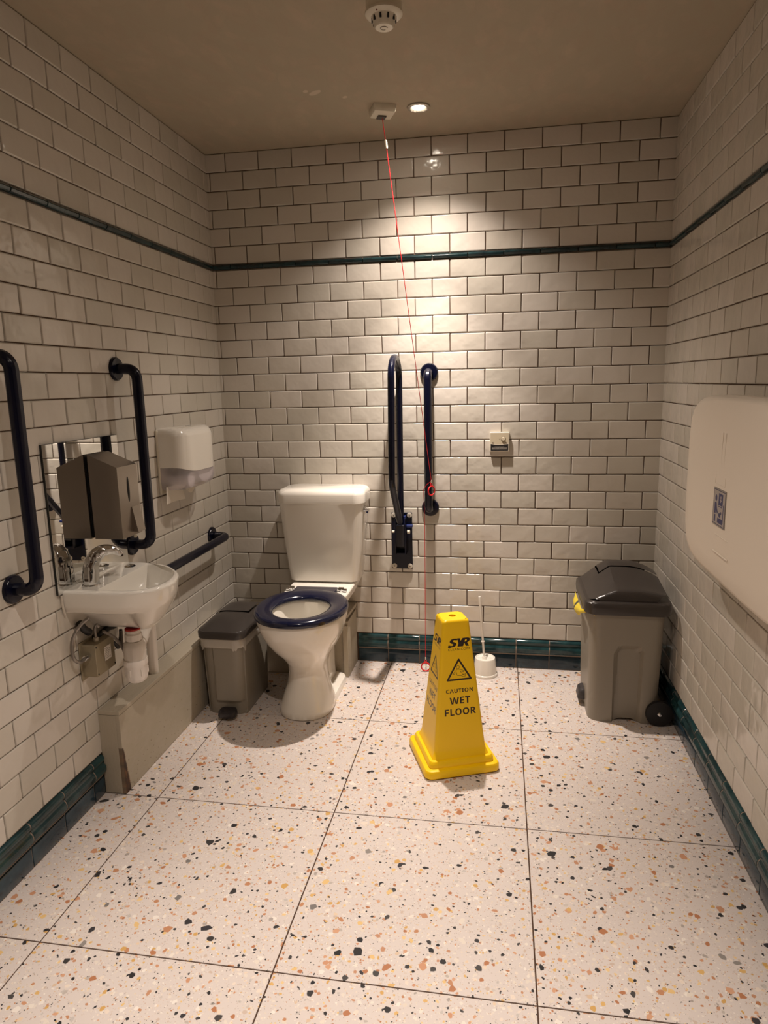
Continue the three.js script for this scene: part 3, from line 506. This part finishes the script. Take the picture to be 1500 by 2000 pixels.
// ---------------------------------------------------------------- toilet
{
  const X = .521, t = thing('toilet', 'white close-coupled toilet with a navy blue open seat', 'toilet', [X, 0, 0]);
  const pan = [];
  for (const [y, hx, zb, zf, e] of [[0, .110, .37, .640, 2.3], [.006, .114, .365, .645, 2.3], [.03, .110, .37, .640, 2.3], [.08, .095, .375, .618, 2.3], [.13, .080, .37, .597, 2.3], [.175, .077, .355, .588, 2.3], [.21, .083, .34, .597, 2.25], [.25, .105, .325, .632, 2.2], [.29, .132, .315, .678, 2.2], [.33, .153, .31, .710, 2.2], [.37, .168, .305, .733, 2.2], [.405, .177, .30, .746, 2.2], [.425, .180, .30, .750, 2.2], [.434, .178, .302, .748, 2.2], [.437, .172, .31, .741, 2.2]]) pan.push(egg(0, zb, zf, hx, y, e, 56, zb + (zf - zb) * .5));
  for (const [y, hx, zb, zf] of [[.437, .124, .385, .690], [.425, .118, .395, .685], [.38, .116, .385, .685], [.32, .10, .395, .66], [.27, .06, .42, .60], [.24, .03, .45, .53]]) pan.push(egg(0, zb, zf, hx, y, 2.1, 56));
  mesh('pan', loft(pan, { crease: .9 }), M.white, t);
  mesh('water', loft([egg(0, .435, .60, .052, .2585, 2, 32), egg(0, .435, .60, .052, .259, 2, 32)], {}), std('#c9c3b4', .05, { specularIntensity: 1 }), t);
  mesh('deck', loft([rrect(0, .19, .135, .17, .03, .40), rrect(0, .19, .145, .182, .03, .43), rrect(0, .19, .145, .183, .028, .442), rrect(0, .19, .141, .179, .025, .447)], { crease: .6 }), M.white, t);
  mesh('rear_column', loft([rrect(0, .33, .062, .122, .05, .0), rrect(0, .33, .058, .12, .05, .10), rrect(0, .328, .060, .115, .05, .25), rrect(0, .326, .066, .11, .05, .318), rrect(0, .27, .085, .11, .05, .36), rrect(0, .21, .12, .15, .04, .41)], { crease: .9 }), M.white, t);
  const foot = mesh('foot_plate', loft([rrect(0, .395, .108, .188, .05, 0), rrect(0, .395, .108, .188, .05, .018), rrect(0, .395, .103, .183, .045, .028), rrect(0, .39, .07, .17, .05, .04)], { crease: .6 }), M.white, t);
  for (const z of [.235, .315]) for (const s of [-1, 1]) mesh('screw_cap', lathe([[0, .006], [.006, .005], [.0085, 0]], 16, s * .086, .026, z), M.ivory, foot);
  // seat: an oval ring with a rounded section
  const N = 64, rings = [];
  for (let i = 0; i < N; i++) {
    const a = i / N * 2 * Math.PI, C = Math.cos(a), S = Math.sin(a), p = (v, e) => Math.sign(v) * Math.pow(Math.abs(v), 2 / e);
    const zc = .535, ox = .188 * p(C, 2.15), oz = zc + (S > 0 ? .226 : .213) * p(S, 2.15), ix = .113 * p(C, 2.1), iz = .543 + (S > 0 ? .140 : .130) * p(S, 2.1);
    const at = (k, y) => [ix + (ox - ix) * k, y, iz + (oz - iz) * k];
    rings.push([at(.02, .438), at(-.01, .444), at(.04, .4545), at(.2, .4595), at(.5, .464), at(.75, .4645), at(.9, .462), at(.98, .455), at(1, .447), at(.985, .439), at(.9, .4375)]);
  }
  const seat = mesh('seat', loft(rings, { loop: true, crease: 1.2 }), M.seat, t);
  mesh('hinge_tab', loft([rrect(0, .325, .096, .038, .008, .4385), rrect(0, .325, .096, .038, .008, .459), rrect(0, .325, .093, .035, .006, .462)], { crease: .6 }), M.seat, seat);
  for (const s of [-1, 1]) { mesh('hinge', [cyl(.0095, .024, s * .112, .458, .305, 'x', 16), cyl(.011, .016, s * .112, .452, .305, 'y', 16), cyl(.0075, .014, s * .130, .456, .312, 'x', 12)], M.chrome, t); }
  // cistern
  const tank = [[.452, .155, .030, .180, .03], [.458, .163, .020, .188, .035], [.50, .168, .018, .192, .035], [.65, .182, .014, .201, .035], [.80, .194, .012, .208, .035], [.822, .1955, .012, .2085, .035]].map(([y, hx, zb, zf, r]) => rrect(0, (zb + zf) / 2, hx, (zf - zb) / 2, r, y, 8, (x, z, Y) => [x, Y, z + (z > .1 ? .012 * (1 - Math.pow(x / hx, 2)) - .004 : 0)]));
  mesh('cistern', loft(tank, { crease: .8 }), M.white, t);
  const lidR = (y, hx, zb, zf, r) => rrect(0, (zb + zf) / 2, hx, (zf - zb) / 2, r, y, 8, (x, z, Y) => [x, Y, z + (z > .1 ? .012 * (1 - Math.pow(x / hx, 2)) - .004 : 0)]);
  mesh('cistern_lid', loft([lidR(.821, .198, .010, .212, .04), lidR(.823, .202, .008, .215, .045), lidR(.858, .203, .007, .216, .05), lidR(.870, .200, .009, .213, .05), lidR(.879, .192, .014, .205, .05), lidR(.884, .176, .022, .190, .05)], { crease: .9 }), M.white, t);
  const lev = mesh('flush_lever', [cyl(.010, .008, .198, .79, .165, 'x', 16), cyl(.006, .016, .206, .79, .165, 'x', 12), sweep([V(.214, .79, .165), V(.216, .788, .18), V(.216, .784, .20)], .005, 10)], M.chrome, t);
}
// ---------------------------------------------------------------- bins
function pedalBin(t, hx, hz, height, opt) {     // built facing +z, centred on its footprint
  const rings = [], lv = 26, sub = 10;
  const ringAt = (y, k, r) => {
    const o = []; rrect(0, 0, hx * k, hz * k, r, y, 6).forEach((p, i, all) => { const n = all[(i + 1) % all.length], d = Math.hypot(n[0] - p[0], n[2] - p[2]), m = d > .03 ? sub * 2 : 1; for (let j = 0; j < m; j++) { const s = j / m; o.push([p[0] + (n[0] - p[0]) * s, y, p[2] + (n[2] - p[2]) * s]); } });
    return o;
  };
  const sm = (a, b, x) => { const k = Math.min(1, Math.max(0, (x - a) / (b - a))); return k * k * (3 - 2 * k); };
  for (let j = 0; j <= lv; j++) { const y = height * j / lv, k = .93 + .07 * j / lv; rings.push(ringAt(y, k, .045).map(p => opt.press(p, y, sm))); }
  mesh('body', loft(rings, { cap1: false, crease: .6 }), M.binBody, t);
}
{
  // small bin left of the toilet, pedal toward the camera
  const cx = .200, cz = .468, hx = .092, hz = .172, h = .345;
  const t = thing('pedal_bin', 'small grey pedal bin with dark lid wedged between boxing and toilet', 'bin', [cx, 0, cz]);
  pedalBin(t, hx, hz, h, { press: (p, y, sm) => { // raised central panel on the front with the pedal arch under it
    const [x, , z] = p; if (z > hz * .8) { const inP = sm(.062, .052, Math.abs(x - .02)); return [x, y, z - .010 * (1 - inP) - (y < .065 ? .012 * inP * sm(.067, .055, y) : 0)]; } return p; } });
  const rim = (y, k) => rrect(0, .002, hx + .010 + k, hz + .006 + k, .04, y, 6);
  mesh('lid_rim', loft([rim(.338, -.002), rim(.340, 0), rim(.362, .001), rim(.370, -.003)], { crease: .7 }), M.binLid, t);
  const dome = (x0, x1, z0, z1, dy) => { const rows = []; for (let j = 0; j <= 16; j++) { const z = z0 + (z1 - z0) * j / 16, row = []; for (let i = 0; i <= 20; i++) { const x = x0 + (x1 - x0) * i / 20, u = x / (hx + .008), w = z / (hz + .004); const y = .364 + dy + .030 * Math.pow(Math.max(0, 1 - u * u * u * u), .6) * (1 - .80 * Math.pow(Math.max(0, w), 2.4)) * (1 - .5 * Math.pow(Math.max(0, -w), 4)); const c = Math.abs(z) - (hz + .003 - .034), lim = c > 0 ? hx + .007 - .034 + Math.sqrt(Math.max(0, .001156 - c * c)) : hx + .007; row.push([Math.max(-lim, Math.min(lim, x)), y, z]); } rows.push(row); } return loft(rows, { open: true, crease: 0 }); };
  mesh('lid_front', dome(-hx - .007, hx + .007, -.004, hz + .003, 0), M.binLid, t);
  mesh('lid_side_strip', dome(.062, hx + .007, -hz - .003, -.004, 0), M.binLid, t);
  mesh('lid_flap', dome(-hx - .007, .056, -hz - .003, -.011, .003), M.binLid, t);
  const ped = mesh('pedal', [loft([rrect(.022, .19, .036, .026, .02, .014), rrect(.022, .19, .038, .028, .02, .020), rrect(.022, .188, .037, .026, .02, .034), rrect(.022, .184, .033, .02, .016, .040)], { crease: .7 })], std('#2a2628', .35), t);
  const l = thing('bin_liner', 'crumpled clear plastic liner showing under the small bin lid', 'bin liner', [cx, 0, cz]), r = rng(21), rr = [];
  for (let j = 0; j <= 4; j++) rr.push(rrect(0, 0, hx + .003, hz + .003, .045, .337 - j * .009, 12).map((p, i) => { const k = 1 + (.004 + j * .004) * (.5 + r()); return [p[0] * k, p[1] - .008 * j * Math.max(0, Math.sin(i * .8)) * r(), p[2] * (1 + (k - 1) * .6)]; }));
  mesh('film', loft(rr, { cap0: false, cap1: false, crease: 0 }), std('#efe9df', .18, { transmission: .6, thickness: 0 }), l);
}
{
  // large bin in the right corner, pedal toward the left
  const cx = 1.805, cz = .330, hz = .142, hx = .172, h = .47;     // local x = world z, local z = -world x
  const t = thing('pedal_bin', 'large grey wheeled pedal bin with dark domed lid in the right corner', 'bin', [cx, 0, cz]); t.rotation.y = -Math.PI / 2;
  pedalBin(t, hx, hz, h, { press: (p, y, sm) => {
    const [x, , z] = p; let X = x, Y = y; if (x > hx * .75) { const inP = sm(.052, .046, Math.abs(z + .012)) * sm(.325, .305, y + 1.0 * Math.max(0, Math.abs(z + .012) - .03)); X = x - .018 * inP; if (y < .02) Y = y + .012 * sm(.05, .02, Math.abs(z + .01)); } return [X, Y, z]; } });
  const lx = hx + .018, lz = hz + .020;
  const rim = (y, k) => rrect(0, 0, lx + k, lz + k, .045, y, 6);
  mesh('lid_rim', loft([rim(.452, -.004), rim(.455, -.001), rim(.478, .001), rim(.497, -.001), rim(.503, -.006), rim(.5035, -.03)], { crease: .7 }), M.binLid, t);
  // dome height over local (x: toward camera, z: toward the room)
  const ex = lx - .020, ez = lz - .018;
  const ss = (a, b, x) => { const k = Math.min(1, Math.max(0, (x - a) / (b - a))); return k * k * (3 - 2 * k); };
  const hgt = (x, z) => { const u = Math.min(1, Math.abs(x) / ex), w = z / ez; const T = .044 + .048 * ss(.18, -.09, x) - .02 * ss(-.10, -.19, x); const arch = w > .30 ? 1 - .97 * Math.pow((w - .30) / .70, 1.15) : 1 - .45 * Math.pow(Math.max(0, (-.1 - w) / .9), 2); return .5015 + T * Math.max(.02, arch) * Math.pow(Math.max(0, 1 - Math.pow(u, 40)), .5); };
  const patch = (x0, x1, z0, z1, dy) => { const rows = []; for (let j = 0; j <= 22; j++) { const x = x0 + (x1 - x0) * (x0 > -.1 ? 1 - Math.pow(1 - j / 22, 2.2) : j / 22), row = []; for (let i = 0; i <= 26; i++) { const z = z0 + (z1 - z0) * i / 26; const c = Math.abs(x) - (ex - .04), lim = c > 0 ? ez - .04 + Math.sqrt(Math.max(0, .0016 - c * c)) : ez, zc = Math.max(-lim, Math.min(lim, z)); row.push([x, hgt(x, zc) + dy, zc]); } rows.push(row); } return loft(rows, { open: true, crease: .35 }); };
  mesh('lid_front', patch(-.03, ex, -ez, ez, 0), M.binLid, t);
  mesh('lid_side_strip', patch(-ex, -.03, .088, ez, 0), M.binLid, t);
  mesh('lid_flap', patch(-ex, -.034, -ez, .084, .003), M.binLid, t);
  mesh('pedal', loft([rrect(.0, hz - .004, .036, .022, .012, .03), rrect(0, hz - .004, .038, .024, .012, .038), rrect(0, hz - .006, .036, .02, .012, .066), rrect(0, hz - .008, .03, .014, .01, .074)], { crease: .7 }), std('#3c393a', .4), t);
  for (const s of [1, -1]) { const w = mesh('wheel', lathe([[0, .012], [.040, .012], [.050, .009], [.052, 0], [.050, -.009], [.04, -.012], [0, -.012]], 36).rotateZ(Math.PI / 2).translate(s * (hx - .004), .052, -hz + .009), std('#171516', .6), t); mesh('axle_nut', lathe([[0, .006], [.006, .004], [.0085, 0]], 12).rotateZ(-Math.PI / 2 * s).translate(s * (hx + .008), .052, -hz + .009), M.chrome, w); }
  // waste bag caught under the lid
  const b = thing('waste_bag', 'yellow and black striped waste bag edge poking out under the large bin lid', 'bag', [0, 0, 0]);
  const bagTex = canvasTex(256, 64, (g, w, h) => { g.fillStyle = '#e8cf3a'; g.fillRect(0, 0, w, h); g.fillStyle = '#4a4a3c'; g.fillRect(104, 0, 22, h); });
  const rows = [], N2 = 26; for (let j = 0; j <= 4; j++) { const row = []; for (let i = 0; i <= N2; i++) { const s = i / N2, z = .21 + .285 * s, k = j / 4; const bulge = Math.sin(Math.min(1, s * 1.15) * Math.PI); row.push([1.638 - .018 * bulge * Math.sin(k * 3.1) + .006 * Math.sin(s * 22) * k * .5 + (s > .80 ? (s - .80) * .22 : 0), .4505 - .048 * k * bulge - .008 * k, z]); } rows.push(row); }
  mesh('bag_edge', loft(rows, { open: true, crease: 0 }), std('#ffffff', .35, { map: bagTex }), b);
}
// ---------------------------------------------------------------- wet floor cone
{
  const t = thing('wet_floor_cone', 'yellow square CAUTION WET FLOOR warning cone on the terrazzo floor', 'warning cone', [1.155, 0, .825]); t.rotation.y = .3665;
  const FW = .22, FH = .50;
  const print = canvasTex(880, 2000, (g, w, h) => {
    g.fillStyle = '#fdcd00'; g.fillRect(0, 0, w, h);
    const s = w / FW, X = x => w / 2 + x * s, Y = y => h - (y - .05) * s, ink = '#2a1a10'; g.fillStyle = ink; g.strokeStyle = ink; g.textBaseline = 'alphabetic';
    const text = (str, x0, x1, yb, yt, font, skew = 0) => { g.save(); g.font = font + ' 200px sans-serif'; const m = g.measureText(str), asc = m.actualBoundingBoxAscent || 145, wd = m.actualBoundingBoxRight + (m.actualBoundingBoxLeft || 0) || m.width; g.translate(X(x0), Y(yb)); g.transform(1, 0, -skew, 1, 0, 0); g.scale((x1 - x0) * s / wd, (yt - yb) * s / asc); g.fillText(str, m.actualBoundingBoxLeft || 0, 0); g.restore(); };
    g.lineJoin = 'round';
    // logo: heavy slanted letters with a swoosh foot, web address under it
    g.save(); g.font = 'bold 200px sans-serif'; g.restore();
    for (const [ch, a, b] of [['S', -.032, -.006], ['Y', -.008, .020], ['R', .012, .042]]) { g.save(); g.lineWidth = 5; text(ch, a, b, .446, .475, 'bold', .35); g.restore(); }
    for (const o of [-.0012, .0012]) for (const [ch, a, b] of [['S', -.032, -.006], ['Y', -.008, .020], ['R', .012, .042]]) text(ch, a + o, b + o, .446, .475, 'bold', .35);
    g.beginPath(); g.moveTo(X(-.034), Y(.444)); g.lineTo(X(-.029), Y(.4505)); g.lineTo(X(-.018), Y(.4495)); g.lineTo(X(-.022), Y(.4445)); g.closePath(); g.fill();
    text('CLEAN.COM', -.033, .044, .4335, .4415, '');
    // warning triangle
    g.lineWidth = .0062 * s; g.beginPath(); g.moveTo(X(.004), Y(.401)); g.lineTo(X(.046), Y(.3305)); g.lineTo(X(-.038), Y(.3305)); g.closePath(); g.stroke();
    // outlined slipping figure
    g.lineWidth = .0013 * s; g.beginPath(); g.arc(X(.0005), Y(.374), .0055 * s, 0, 7); g.stroke();
    const poly = pts => { g.beginPath(); pts.forEach(([x, y], i) => i ? g.lineTo(X(x), Y(y)) : g.moveTo(X(x), Y(y))); g.closePath(); g.stroke(); };
    poly([[-.003, .367], [-.017, .353], [-.0155, .3495], [-.006, .3565], [-.003, .3455], [.010, .3435], [.024, .338], [.026, .342], [.014, .349], [.027, .345], [.028, .349], [.012, .3535], [.008, .360], [.021, .356], [.022, .360], [.007, .366]]);
    text('CAUTION', -.045, .053, .2845, .2985, 'bold'); text('WET', -.033, .041, .2445, .2685, 'bold'); text('FLOOR', -.052, .061, .2045, .2285, 'bold');
  });
  const pm = std('#ffffff', .38, { map: print });
  // body: four faces with half corners, print laid out in metres on each
  const half = y => y < .10 ? .0915 + .0125 * Math.pow((.10 - y) / .045, 2) : .0915 - (y - .10) / .43 * .0435, faces = [];
  for (let q = 0; q < 4; q++) {
    const rows = [], us = []; for (const y of [.056, .065, .075, .085, .1, .15, .2, .25, .3, .35, .4, .45, .5, .522, .530, .5355, .538]) {
      const hh = half(Math.min(y, .53)) - (y > .53 ? (y > .536 ? .006 : .002) : 0), r = .012, row = []; const rowU = [];
      for (let i = 0; i <= 4; i++) { const a = -Math.PI / 4 + i / 4 * Math.PI / 4 ; row.push([-hh + r + r * Math.sin(a), y, hh - r + r * Math.cos(a)]); }
      for (let i = 1; i <= 6; i++) row.push([-hh + r + (2 * hh - 2 * r) * i / 6, y, hh]);
      for (let i = 1; i <= 4; i++) { const a = i / 4 * Math.PI / 4; row.push([hh - r + r * Math.sin(a), y, hh - r + r * Math.cos(a)]); }
      rows.push(row);
    }
    const g = loft(rows, { open: true, crease: 0 }), p = g.attributes.position, u = g.attributes.uv;
    for (let i = 0; i < p.count; i++) u.setXY(i, .5 + p.getX(i) / FW, (p.getY(i) - .05) / FH);
    g.rotateY(q * Math.PI / 2); faces.push(g.toNonIndexed ? g : g);
  }
  mesh('cone_body', faces, pm, t);
  const hole = [], Nn = 48; for (const [k, y] of [[1, .538], [.6, .5395], [0, .5395], [0, .50]]) { const o = []; for (let i = 0; i < Nn; i++) { const a = i / Nn * 2 * Math.PI + Math.PI / 4, c = Math.cos(a), s = Math.sin(a), m = Math.max(Math.abs(c), Math.abs(s)), sq = .0425 / m * Math.pow(m, .0), R = .0125; const hh = Math.min(sq, .052); o.push([c * (k * hh + (1 - k) * R), y, s * (k * hh + (1 - k) * R)]); } hole.push(o); }
  mesh('cone_top', loft(hole, { cap0: false, cap1: true, crease: .6 }), M.yellow, t);
  mesh('cone_base', loft([rrect(0, 0, .128, .128, .022, 0), rrect(0, 0, .135, .135, .026, .006), rrect(0, 0, .135, .135, .026, .024), rrect(0, 0, .131, .131, .024, .031), rrect(0, 0, .121, .121, .02, .034), rrect(0, 0, .118, .118, .018, .034), rrect(0, 0, .117, .117, .018, .048), rrect(0, 0, .112, .112, .016, .056), rrect(0, 0, .100, .100, .014, .0575)], { crease: .7 }), M.yellow, t);
}
// ---------------------------------------------------------------- toilet brush in its pot
{
  const p = thing('brush_pot', 'round white plastic toilet brush pot by the back skirting', 'brush pot', [1.256, 0, .098]);
  mesh('pot', lathe([[0, 0], [.056, 0], [.0565, .012], [.0535, .014], [.048, .078], [.0455, .085], [.041, .087], [.038, .083], [.016, .078], [.0, .077]], 40), M.white, p);
  mesh('base_ring', lathe([[.05, 0], [.0575, .001], [.0575, .009], [.053, .012]], 40), M.white, p);
  const b = thing('toilet_brush', 'white toilet brush handle standing in the pot behind the cone', 'toilet brush', [1.252, .078, .1]);
  const lean = g => g.rotateZ(.075).rotateX(.0);
  mesh('handle', lean(lathe([[0, .302], [.0055, .301], [.0062, .297], [.0062, .26], [.0056, .12], [.0052, .118], [.0052, .0], [0, 0]], 18)), M.white, b);
  mesh('stop_ring', lean(lathe([[.004, .088], [.0085, .087], [.0085, .083], [.004, .082]], 18)), M.white, b);
  mesh('boss', lathe([[0, .012], [.010, .011], [.0125, 0], [0, 0]], 20), M.white, b);
}
// ---------------------------------------------------------------- call reset plate
{
  const t = thing('call_reset_plate', 'square white alarm reset plate with black text panel on the back wall', 'wall plate', [1.312, 1.075, .008]);
  mesh('case', box(.087, .087, .017, 0, 0, .0085, .003), M.ivory, t);
  const tex = canvasTex(512, 512, (g, w, h) => {
    g.fillStyle = '#c9bda3'; g.fillRect(0, 0, w, h); g.fillStyle = '#e6ded0'; g.beginPath(); g.moveTo(0, 296); g.quadraticCurveTo(w / 2, 360, w, 296); g.lineTo(w, h); g.lineTo(0, h); g.fill();
    g.fillStyle = '#1d1a1a'; g.beginPath(); g.moveTo(4, 312); g.quadraticCurveTo(w / 2, 374, w - 4, 312); g.lineTo(w - 4, h - 4); g.lineTo(4, h - 4); g.fill();
    g.fillStyle = '#cfc8be'; const r = rng(8); for (const [y, a, b] of [[394, 120, 390], [424, 40, 476], [454, 40, 470]]) for (let x = a; x < b;) { const l = 8 + r() * 16; g.fillRect(x, y, Math.min(l, b - x), 12); x += l + 5; }
  });
  mesh('face_print', new THREE.PlaneGeometry(.079, .079).translate(0, 0, .0174), std('#ffffff', .45, { map: tex }), t);
  mesh('reset_button', lathe([[0, .004], [.0075, .004], [.009, .002], [.009, 0]], 24).rotateX(Math.PI / 2).translate(.0165, .0135, .0175), std('#cfc4ac', .4), t);
  mesh('button_ring', new THREE.TorusGeometry(.0102, .0007, 6, 28).translate(.0165, .0135, .0178), std('#6b6254', .5), t);
  for (const s of [-1, 1]) mesh('screw', cyl(.0028, .001, s * .029, -.0035, .0178, 'z', 12), std('#7d7466', .4, { metalness: .5 }), t);
  mesh('status_light', cyl(.0012, .001, .0005, .0135, .0178, 'z', 8), std('#40382f', .4), t);
}
// ---------------------------------------------------------------- baby changing station
{
  const t = thing('changing_station', 'closed cream fold-down baby changing station on the right wall', 'changing station', [W - .008, 1.043, 1.252]);
  const hz = .430, hy = .252;
  const out = (k, d, dome = 0) => { const o = []; const n = 96; for (let i = 0; i < n; i++) { const a = i / n * 2 * Math.PI, c = Math.cos(a), s = Math.sin(a), e = 2 / 6; let z = Math.sign(c) * Math.pow(Math.abs(c), e) * hz, y = Math.sign(s) * Math.pow(Math.abs(s), e) * hy; z *= 1 - (y < 0 ? .035 * Math.pow(-y / hy, 2) : .0); y += y > 0 ? -.012 * Math.pow(z / hz, 2) : 0; o.push([-d, y * k, z * k - (1 - k) * 0]); } return o; };
  const cream = std('#ece1d2', .34, { bumpMap: fineBump, bumpScale: .00012 });
  mesh('shell', loft([out(.93, 0), out(.94, .03), out(.985, .055), out(1, .07), out(1, .08), out(.992, .090), out(.97, .0965), out(.93, .1), out(.8, .103), out(.5, .106), out(.2, .107)], { crease: .9 }), cream, t);
  mesh('rear_body', loft([rrect(0, 0, .045, .36, .04, -.22, 5, (x, z, y) => [x - .03, y, z]), rrect(0, 0, .045, .36, .04, .2, 5, (x, z, y) => [x - .03, y, z])], { crease: .7 }), cream, t);
  const sign = canvasTex(256, 256, (g, w, h) => {
    g.fillStyle = '#a79e97'; g.fillRect(0, 0, w, h); g.strokeStyle = '#3c3a55'; g.lineWidth = 6; g.strokeRect(6, 6, w - 12, h - 12); const c = '#2e3163'; g.fillStyle = c;
    g.beginPath(); g.ellipse(60, 66, 22, 24, 0, 0, 7); g.fill();                       // head
    g.beginPath(); g.moveTo(34, 98); g.lineTo(74, 98); g.quadraticCurveTo(84, 140, 112, 160); g.lineTo(104, 176); g.quadraticCurveTo(76, 166, 66, 150); g.lineTo(66, 178); g.lineTo(30, 178); g.closePath(); g.fill();
    g.fillRect(32, 186, 34, 52);
    g.fillRect(112, 24, 92, 84); g.fillStyle = '#a79e97'; g.beginPath(); g.arc(158, 50, 10, 0, 7); g.fill(); g.fillRect(152, 60, 12, 26); g.fillRect(138, 68, 40, 7); g.fillStyle = c;
    g.fillRect(116, 114, 84, 6); g.beginPath(); g.ellipse(150, 178, 24, 16, .2, 0, 7); g.fill(); g.beginPath(); g.arc(176, 160, 11, 0, 7); g.fill();
    g.fillRect(108, 200, 112, 36); g.fillRect(214, 96, 14, 130);
  });
  mesh('sign_plate', box(.0015, .100, .102, -.1075, -.043, -.047, .0006), std('#8d8680', .4, { metalness: .4 }), t);
  mesh('pictogram', new THREE.PlaneGeometry(.098, .096).rotateY(-Math.PI / 2).translate(-.1085, -.043, -.047), std('#ffffff', .45, { map: sign }), t);
  mesh('embossed_panel', [box(.0016, .002, .08, -.1068, .017, -.055, 0), box(.0016, .022, .002, -.1068, .029, -.095, 0), box(.0016, .022, .002, -.1068, .029, -.015, 0), box(.0012, .11, .0015, -.1062, .1, -.06, 0), box(.0012, .11, .0015, -.1062, .1, -.035, 0)], cream, t);
  mesh('pull_handle', [box(.004, .004, .12, -.1065, -.165, -.02, .0015), box(.003, .003, .11, -.1055, -.118, -.02, .001)], cream, t);
  mesh('side_grip', sweep(curve([[-.086, -.06, -.418], [-.0885, -.10, -.412], [-.088, -.15, -.404]], 12), .0045, 10), std('#e6dccb', .3), t);
}

renderer.render(scene, camera);
